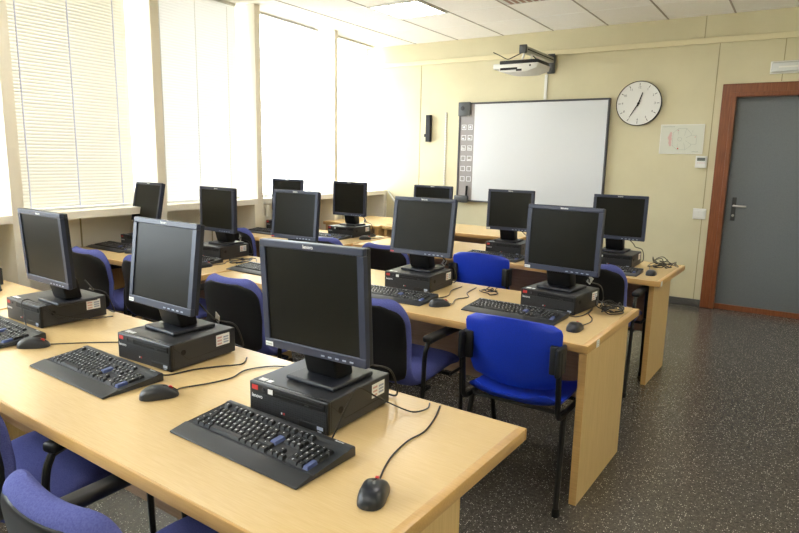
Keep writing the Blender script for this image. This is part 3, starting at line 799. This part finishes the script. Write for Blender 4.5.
# ------------------------------------------------------------------ place everything
col_words = dict(a='aisle-end', b='second', c='middle', d='fourth', e='window-end')
row_words = {1: 'on the nearest desk row', 2: 'in the middle desk row', 3: 'in the far desk row'}
# key: case front centre x,y,yaw | monitor x,y,z,yaw,tilt
ST = {
    '1a': (-1.174, 1.226, 0, -1.109, 1.264, .938, -1.7, -2),
    '1b': (-1.945, 1.290, 1, -1.933, 1.351, .935, -2.6, 7.3),
    '1c': (-2.855, 1.312, -1, -2.773, 1.385, .914, -2.3, -3),
    '1d': (-3.930, 1.345, 0, None),
    '2a': (-1.040, 3.000, -7, -.949, 2.886, .961, -6.8, 2.3),
    '2b': (-1.876, 2.968, 3, -1.750, 2.888, .962, 2.3, 8.6),
    '2c': (-2.870, 2.985, 1, -2.789, 2.985, .951, 1.3, 5.5),
    '2d': (-3.630, 2.950, 4, -3.576, 3.020, .935, -3.0, 1),
    '2e': (-4.520, 2.950, 0, -4.490, 3.045, .942, -4.0, 11),
    '3a': (-1.130, 4.580, 0, -1.115, 4.655, .934, -.5, 2.8),
    '3b': (-1.990, 4.595, 1, -1.937, 4.562, .941, 1.6, 2.6),
    '3c': (-2.800, 4.640, 1, -2.764, 4.748, .934, 0, 2.9),
    '3d': (-3.685, 4.610, 3, -3.628, 4.659, .939, .7, 1.7),
    '3e': (-4.500, 4.590, 3, -4.440, 4.665, .936, 5.0, 3),
}
ML = {
    '1a': 'largest dark monitor, nearest the camera, on the front desk end',
    '1b': 'slate monitor with white corner sticker, second from the near desk end',
    '1c': 'dark monitor turned edge-on at photo left, on the nearest desk',
    '2a': 'monitor facing the camera beside the looped cables in the middle row',
    '2b': 'monitor with red corner mark in the middle row, above the bracketed blue backrest',
    '2c': 'grey monitor peeping out directly above the largest monitor',
    '2d': 'dark monitor before the third window, on a case beside a blue rimmed chair',
    '2e': 'narrow-looking monitor in front of the cream blind, window end of middle row',
    '3a': 'monitor against the yellow wall at the far desk end near the door',
    '3b': 'monitor standing in front of the whiteboard surface',
    '3c': 'monitor below the black wall fitting, mostly hidden behind another monitor',
    '3d': 'monitor standing before the last window near the front corner',
    '3e': 'monitor with only its top strip showing beside the far window pillar',
}
CL = {
    '1a': 'black desktop computer under the largest monitor on the nearest desk',
    '1b': 'black desktop computer under the stickered monitor, second on the nearest desk',
    '1c': 'black desktop computer at photo left with a cord draped over its top',
    '1d': 'black desktop computer cut off by the left photo edge',
    '2a': 'black desktop computer beside the looped black cables in the middle row',
    '2b': 'black desktop computer under the red-marked monitor in the middle row',
    '2c': 'black desktop computer hidden behind the largest monitor, middle row',
    '2d': 'black desktop computer before the third window in the middle row',
    '2e': 'black desktop computer behind the stickered monitor, under the cream blind',
    '3a': 'black desktop computer at the far desk end nearest the door',
    '3b': 'black desktop computer in the far row below the whiteboard',
    '3c': 'black desktop computer hidden behind the red-marked monitor, far row',
    '3d': 'black desktop computer in the far row near the front window corner',
    '3e': 'black desktop computer by the window pillar in the far row',
}
case0 = make_case(); mon0, _ = make_monitor(); first_c = first_m = True
def local_curve(root, pts, r, name, m, sm=5):
    inv = root.matrix_world.inverted() if False else (Matrix.Translation(root.location) @ Matrix.Rotation(root.rotation_euler.z, 4, 'Z')).inverted()
    b = MB(); b.tube([inv @ Vector(p) for p in pts], r, 6, sm); return b.build(name, m, root, smooth=True)
MON = {}; CASES = {}
proto_c, proto_m = case0, mon0; FSTICK = ('1a', '2b', '3a', '3d')
for i, (k, v) in enumerate(ST.items()):
    c = proto_c if i == 0 else copy_tree(proto_c)
    c.location = (v[0], v[1], DH); c.rotation_euler = (0, 0, R(v[2])); tag(c, CL[k], 'computer', 'desktop computers under the monitors'); CASES[k] = c
for k in FSTICK:
    o = MB().box(-.075, -.038, -.0016, .0005, .0735, .088).build('inventory_sticker', M['sticker'], CASES[k]); o['label'] = 'white inventory sticker'
for i, (k, v) in enumerate([q for q in ST.items() if q[1][3] is not None]):
    m = proto_m if i == 0 else copy_tree(proto_m)
    x, y, z, yw, tl = v[3:]
    ztar = DH+CH+.10; s = (CAM_H-ztar)/(CAM_H-z)
    m.location = (x*s, y*s, DH+CH+.0012); m.rotation_euler = (0, 0, R(yw)); 
    if abs(s-1) > .004:
        sc = s if .9 < s < 1.1 else 1
        m.scale = (sc, sc, 1 + (sc-1)*.76)
    tilt_parts(m, R(tl), R(-1.2) if k == '1a' else 0)
    if k in ('1a', '1c'):
        for ch in m.children:
            if ch.name.split('.')[0] in ('base_plate', 'neck'): ch.location.x = -.034 if k == '1a' else -.055
    tag(m, ML[k], 'monitor', 'flat monitors on desktop computers'); MON[k] = m
def bezel_of(k): return [c for c in MON[k].children if c.name.split('.')[0] == 'bezel'][0]
for k in ('1a', '1b', '2a', '3b'):
    b = MB(); b.box(-MW/2+.004, -MW/2+.034, -.0012, .001, .004, .017); o = b.build('corner_sticker', M['sticker'], bezel_of(k)); o['label'] = 'white inventory sticker'
    b = MB(); [b.box(-MW/2+.007+j*.005, -MW/2+.010+j*.005, -.0016, -.001, .008, .012) for j in range(5)]; b.build('print', M['ink'], MON[k]).location = (0, 0, .10)
for o in [o for o in COL.objects if o.name.startswith('print') and o.parent in MON.values()]: o.rotation_euler = [c for c in o.parent.children if c.name.startswith('bezel')][0].rotation_euler
for k in ('2b', '2c'):
    b = MB(); b.box(-MW/2+.004, -MW/2+.026, -.0012, .001, .006, .013); o = b.build('corner_mark', M['red'], bezel_of(k)); o['label'] = 'red corner mark'

# keyboards: middle of near edge, yaw
KB = {
    '1a': (-1.150, .981, -2.6, 'black keyboard with blue enter key lying before the largest monitor'),
    '1b': (-2.005, 1.028, -2.6, 'black keyboard before the stickered monitor, second on the nearest desk'),
    '1c': (-2.795, 1.045, -3, 'black keyboard partly cut off by the left photo edge'),
    '2a': (-1.155, 2.731, -2, 'black keyboard above the bright blue chair back in the middle row'),
    '2b': (-1.855, 2.665, 2, 'black keyboard beside the largest monitor, before the red-marked monitor'),
    '2c': (-2.945, 2.752, -3, 'black keyboard half hidden left of the largest monitor'),
    '2d': (-3.660, 2.720, 0, 'black keyboard hidden behind the stickered monitor, right end showing'),
    '2e': (-4.585, 2.730, -2, 'black keyboard under the cream blind at the window end'),
    '3a': (-1.125, 4.300, 0, 'black keyboard near the door end of the far desk row'),
    '3b': (-2.000, 4.320, -3, 'black keyboard above the far blue chair with the dark bracket'),
    '3d': (-3.790, 4.380, 2, 'black keyboard in the far row before the front window corner'),
    '3e': (-4.440, 4.270, -2, 'black keyboard by the window pillar in the far row'),
}
kb0 = make_keyboard()
for i, (k, (x, y, yw, lb)) in enumerate(KB.items()):
    o = kb0 if i == 0 else copy_tree(kb0)
    o.location = (x, y, DH-.0005); o.rotation_euler = (0, 0, R(yw)); tag(o, lb, 'keyboard', 'black keyboards on the desks'); KB[k] = o
# mice
MS = {
    '1a': (-.742, 1.052, 22, 'black mouse with red wheel nearest the camera, on the desk end'),
    '1b': (-1.640, 1.135, -32, 'black mouse between the two nearest keyboards'),
    '1c': (-2.475, 1.165, -48, 'black mouse at the left, beside the cut-off keyboard'),
    '2a': (-.808, 2.735, 0, 'black mouse near the stickered end of the middle desk'),
    '2b': (-1.535, 2.755, -35, 'black mouse before the red-marked monitor in the middle row'),
    '2d': (-3.375, 2.735, -5, 'black mouse peeping out right of the stickered monitor'),
    '2e': (-4.285, 2.795, 0, 'black mouse touching the edge of the stickered monitor, window side'),
    '3a': (-.815, 4.450, 0, 'black mouse at the far desk end near the door'),
    '3d': (-3.395, 4.620, -40, 'black mouse beside the far keyboard near the front window corner'),
}
ms0 = make_mouse()
for i, (k, (x, y, yw, lb)) in enumerate(MS.items()):
    o = ms0 if i == 0 else copy_tree(ms0)
    o.location = (x, y, DH-.0005); o.rotation_euler = (0, 0, R(yw)); tag(o, lb, 'mouse', 'black computer mice on the desks'); MS[k] = o
zc = DH+.0042
CORD = {
    '1a': [(-.793, 1.168), (-.815, 1.241), (-.826, 1.331), (-.819, 1.404), (-.840, 1.50), (-.872, 1.588)],
    '1b': [(-1.64, 1.215), (-1.60, 1.30), (-1.58, 1.38), (-1.60, 1.46), (-1.56, 1.54), (-1.50, 1.58)],
    '1c': [(-2.44, 1.22), (-2.36, 1.30), (-2.24, 1.40), (-2.16, 1.42), (-2.12, 1.56), (-2.20, 1.66)],
    '2a': [(-.80, 2.815), (-.785, 2.90), (-.80, 2.98), (-.84, 3.06), (-.85, 3.16)],
    '2b': [(-1.495, 2.825), (-1.53, 2.93), (-1.50, 3.02), (-1.55, 3.10), (-1.57, 3.20), (-1.58, 3.28)],
    '2d': [(-3.37, 2.815), (-3.36, 2.90), (-3.42, 2.98), (-3.38, 3.10), (-3.40, 3.20)],
    '3a': [(-.818, 4.53), (-.85, 4.60), (-.88, 4.72), (-.90, 4.82)],
    '3d': [(-3.355, 4.68), (-3.35, 4.74), (-3.35, 4.82), (-3.355, 4.90)],
}
for k, p in CORD.items():
    o = MS[k]; f = Matrix.Rotation(o.rotation_euler.z, 4, 'Z') @ Vector((0, .062, 0))
    pts = [(o.location.x+f.x*.9, o.location.y+f.y*.9, DH+.010)] + [(x, y, zc) for x, y in p]
    local_curve(o, pts, .0026, 'mouse_cord', M['cable'])
KC = {
    '1a': [(-.985, 1.19, DH+.012), (-.987, 1.215, DH+.03), (-1.008, 1.31, DH+CH*.9), (-1.014, 1.36, DH+CH+.004), (-1.000, 1.43, DH+.055), (-.94, 1.49, zc+.006), (-.905, 1.50, zc+.004), (-.895, 1.55, zc), (-.91, 1.59, zc)],
    '1b': [(-1.80, 1.24, DH+.012), (-1.775, 1.27, zc), (-1.75, 1.36, zc), (-1.70, 1.44, zc), (-1.66, 1.50, zc), (-1.70, 1.56, zc)],
    '1c': [(-2.70, 1.25, DH+.024), (-2.76, 1.275, DH+.02), (-2.81, 1.288, DH+.08), (-2.825, 1.298, DH+CH+.008), (-2.83, 1.325, DH+CH+.012), (-2.78, 1.330, DH+CH+.006), (-2.69, 1.330, DH+CH+.009), (-2.668, 1.36, DH+CH*.6), (-2.66, 1.50, zc+.01), (-2.65, 1.61, zc)],
    '2a': [(-.93, 2.93, DH+.015), (-.90, 2.96, zc), (-.87, 2.965, zc), (-.85, 3.05, zc), (-.86, 3.2, zc)],
    '2b': [(-1.64, 2.88, DH+.012), (-1.62, 2.90, zc), (-1.61, 2.99, zc), (-1.66, 3.12, zc), (-1.66, 3.25, zc)],
}
for k, p in KC.items(): local_curve(KB[k], p, .0026, 'keyboard_cord', M['cable'])
# monitor cables behind the cases, each with its white tag where the photo shows one
for k, m in MON.items():
    c = CASES[k]; sc = m.scale.x
    def fr(o): return Matrix.Translation(o.location) @ Matrix.Rotation(o.rotation_euler.z, 4, 'Z')
    PM = lambda x, y, z: tuple(fr(m) @ Vector((x*sc, y*sc, z))); PC_ = lambda x, y, z: tuple(fr(c) @ Vector((x, y, z)))
    e = CW/2
    pts = [PM(.045, .145, .10), PM(.085, .16, .06), PC_(e-.035, .245, CH+.035), PC_(e+.004, CD-.005, CH+.012), PC_(e+.014, CD+.022, CH*.45), PC_(e-.005, CD+.04, .010), PC_(e-.06, CD+.045, .010)]
    inv = fr(m).inverted(); b = MB(); b.tube([inv @ Vector(p) for p in pts], .0035, 6, 6); cb = b.build('video_cable', M['cable'], m, smooth=True)
    cb.scale = (1/sc, 1/sc, 1/m.scale.z)
    if k in ('1b', '2a', '2b', '2d', '3d'):
        b = MB(); mt = inv @ Matrix.Translation(PC_(e-.035, .245, CH+.045)) @ Matrix.Rotation(m.rotation_euler.z, 4, 'Z') @ Matrix.Rotation(R(35), 4, 'Y') @ Matrix.Rotation(R(20), 4, 'X'); b.box(-.013, .013, -.001, .001, -.024, .024, mtx=mt)
        o = b.build('cable_tag', M['sticker'], cb); o['label'] = 'white paper tag on the cable'
# loose coiled cables lying on the desks
def coil(name, cx, cy, rx, ry, n, label, m='cable', zmax=.03, seed=1):
    rnd = random.Random(seed); b = MB()
    for j in range(n):
        a0 = rnd.uniform(0, 6.28); fr = rnd.uniform(.55, 1); ox, oy = rnd.uniform(-.3, .3)*rx, rnd.uniform(-.3, .3)*ry
        pts = []
        for q in range(9):
            a = a0+q*rnd.uniform(.55, .85)
            pts.append((cx+ox+rx*fr*math.cos(a), cy+oy+ry*fr*math.sin(a), DH+.0065+j*.004+zmax*max(0, math.sin(q*.8+j))*rnd.uniform(.2, 1)))
        b.tube(pts, .0030, 6, 5)
    o = b.build(name, M[m], smooth=True); tag(o, label, 'cable', 'loose cables on the desks'); return o
coil('cable_coil', -.752, 3.185, .070, .095, 7, 'tangle of black cables looped on the stickered end of the middle desk', zmax=.05, seed=3)
coil('cable_coil', -.810, 4.800, .095, .15, 7, 'tangle of black cables on the far desk end near the door', zmax=.06, seed=5)
coil('cable_coil', -3.45, 4.80, .045, .055, 4, 'dark cables beside the far computer near the window corner', zmax=.02, seed=8)
coil('cable_coil', -2.10, 4.965, .12, .035, 4, 'low heap of cables behind the far blue chair', zmax=.02, seed=9)
coil('cable_coil', -1.46, 3.20, .06, .07, 3, 'loose cables on the desk behind the red-marked monitor', zmax=.02, seed=12)
coil('cable_coil', -3.30, 3.02, .06, .10, 4, 'thin cables on the desk beside the blue rimmed chair', zmax=.015, seed=14)
coil('cable_coil', -3.60, 1.52, .10, .05, 3, 'black cables at the left photo edge behind the cut-off computer', zmax=.04, seed=15)

# chairs
PC = [
    (-1.138, .815, 0, 'blue padded chair at the bottom left corner, rounded top rim nearest the camera'),
    (-2.010, .915, 12, 'blue padded chair cut off by the lower left photo edge'),
    (-1.660, 2.545, 0, 'blue padded chair with black back right of the largest monitor'),
    (-2.515, 2.470, 0, 'blue rimmed black-backed chair left of the largest monitor'),
    (-3.425, 2.560, 0, 'padded chair almost hidden behind the stickered monitor'),
    (-4.010, 2.540, 0, 'blue rimmed chair behind the edge-on monitor at photo left'),
    (-1.090, 4.220, 0, 'blue rimmed chair tucked in at the far desk near the door'),
    (-2.605, 4.030, 0, 'padded chair showing its rim left of the red-marked monitor'),
    (-3.230, 4.060, 0, 'padded chair rim showing above the largest monitor, left of centre'),
    (-4.250, 4.060, 0, 'padded chair rim showing beside the dark monitor before the third window'),
]
pc0 = make_padded()
for i, (x, y, rz, lb) in enumerate(PC):
    o = pc0 if i == 0 else copy_tree(pc0)
    o.location = (x, y, 0); o.rotation_euler = (0, 0, R(rz)); tag(o, lb, 'chair', 'blue padded armchairs at the desks')
pl0 = make_plastic()
for i, (x, y, rz, lb) in enumerate(((-.970, 2.59, 0, 'bright blue plastic chair at the stickered end of the middle desk'), (-1.865, 4.13, 0, 'bright blue plastic chair back in the far row, below the whiteboard'))):
    o = pl0 if i == 0 else copy_tree(pl0)
    o.location = (x, y, 0); o.rotation_euler = (0, 0, R(rz)); tag(o, lb, 'chair', 'bright blue plastic chairs')

# ------------------------------------------------------------------ light
wd = bpy.data.worlds.new('daylight'); scene.world = wd; wd.use_nodes = True
bg = wd.node_tree.nodes['Background']; wn = wd.node_tree.nodes; wl_ = wd.node_tree.links
tc = wn.new('ShaderNodeTexCoord'); sx = wn.new('ShaderNodeSeparateXYZ'); rp = wn.new('ShaderNodeValToRGB')
wl_.new(tc.outputs['Generated'], sx.inputs[0])
mr = wn.new('ShaderNodeMapRange'); mr.inputs[1].default_value = -1; mr.inputs[2].default_value = 1; wl_.new(sx.outputs[2], mr.inputs[0]); wl_.new(mr.outputs[0], rp.inputs[0])
rp.color_ramp.elements[0].position = .485; rp.color_ramp.elements[0].color = (1.0, .99, .97, 1)       # sunlit pale ground
rp.color_ramp.elements[1].position = .515; rp.color_ramp.elements[1].color = (.60, .66, .74, 1)        # hazy sky
wl_.new(rp.outputs[0], bg.inputs[0]); bg.inputs[1].default_value = 5.5
sun = bpy.data.lights.new('sun', 'SUN'); sun.energy = 20; sun.angle = R(1.5); sun.color = (1, .97, .92)
s = bpy.data.objects.new('sun', sun); COL.objects.link(s)
s.rotation_euler = Vector((math.cos(R(66)), .10, -math.sin(R(66)))).to_track_quat('-Z', 'Y').to_euler()

scene.view_settings.view_transform = 'Standard'; scene.view_settings.look = 'None'
scene.view_settings.gamma = 1; scene.view_settings.exposure = 1.72
scene.view_settings.use_curve_mapping = False
scene.cycles.max_bounces = 10; scene.cycles.diffuse_bounces = 6; scene.cycles.use_denoising = True
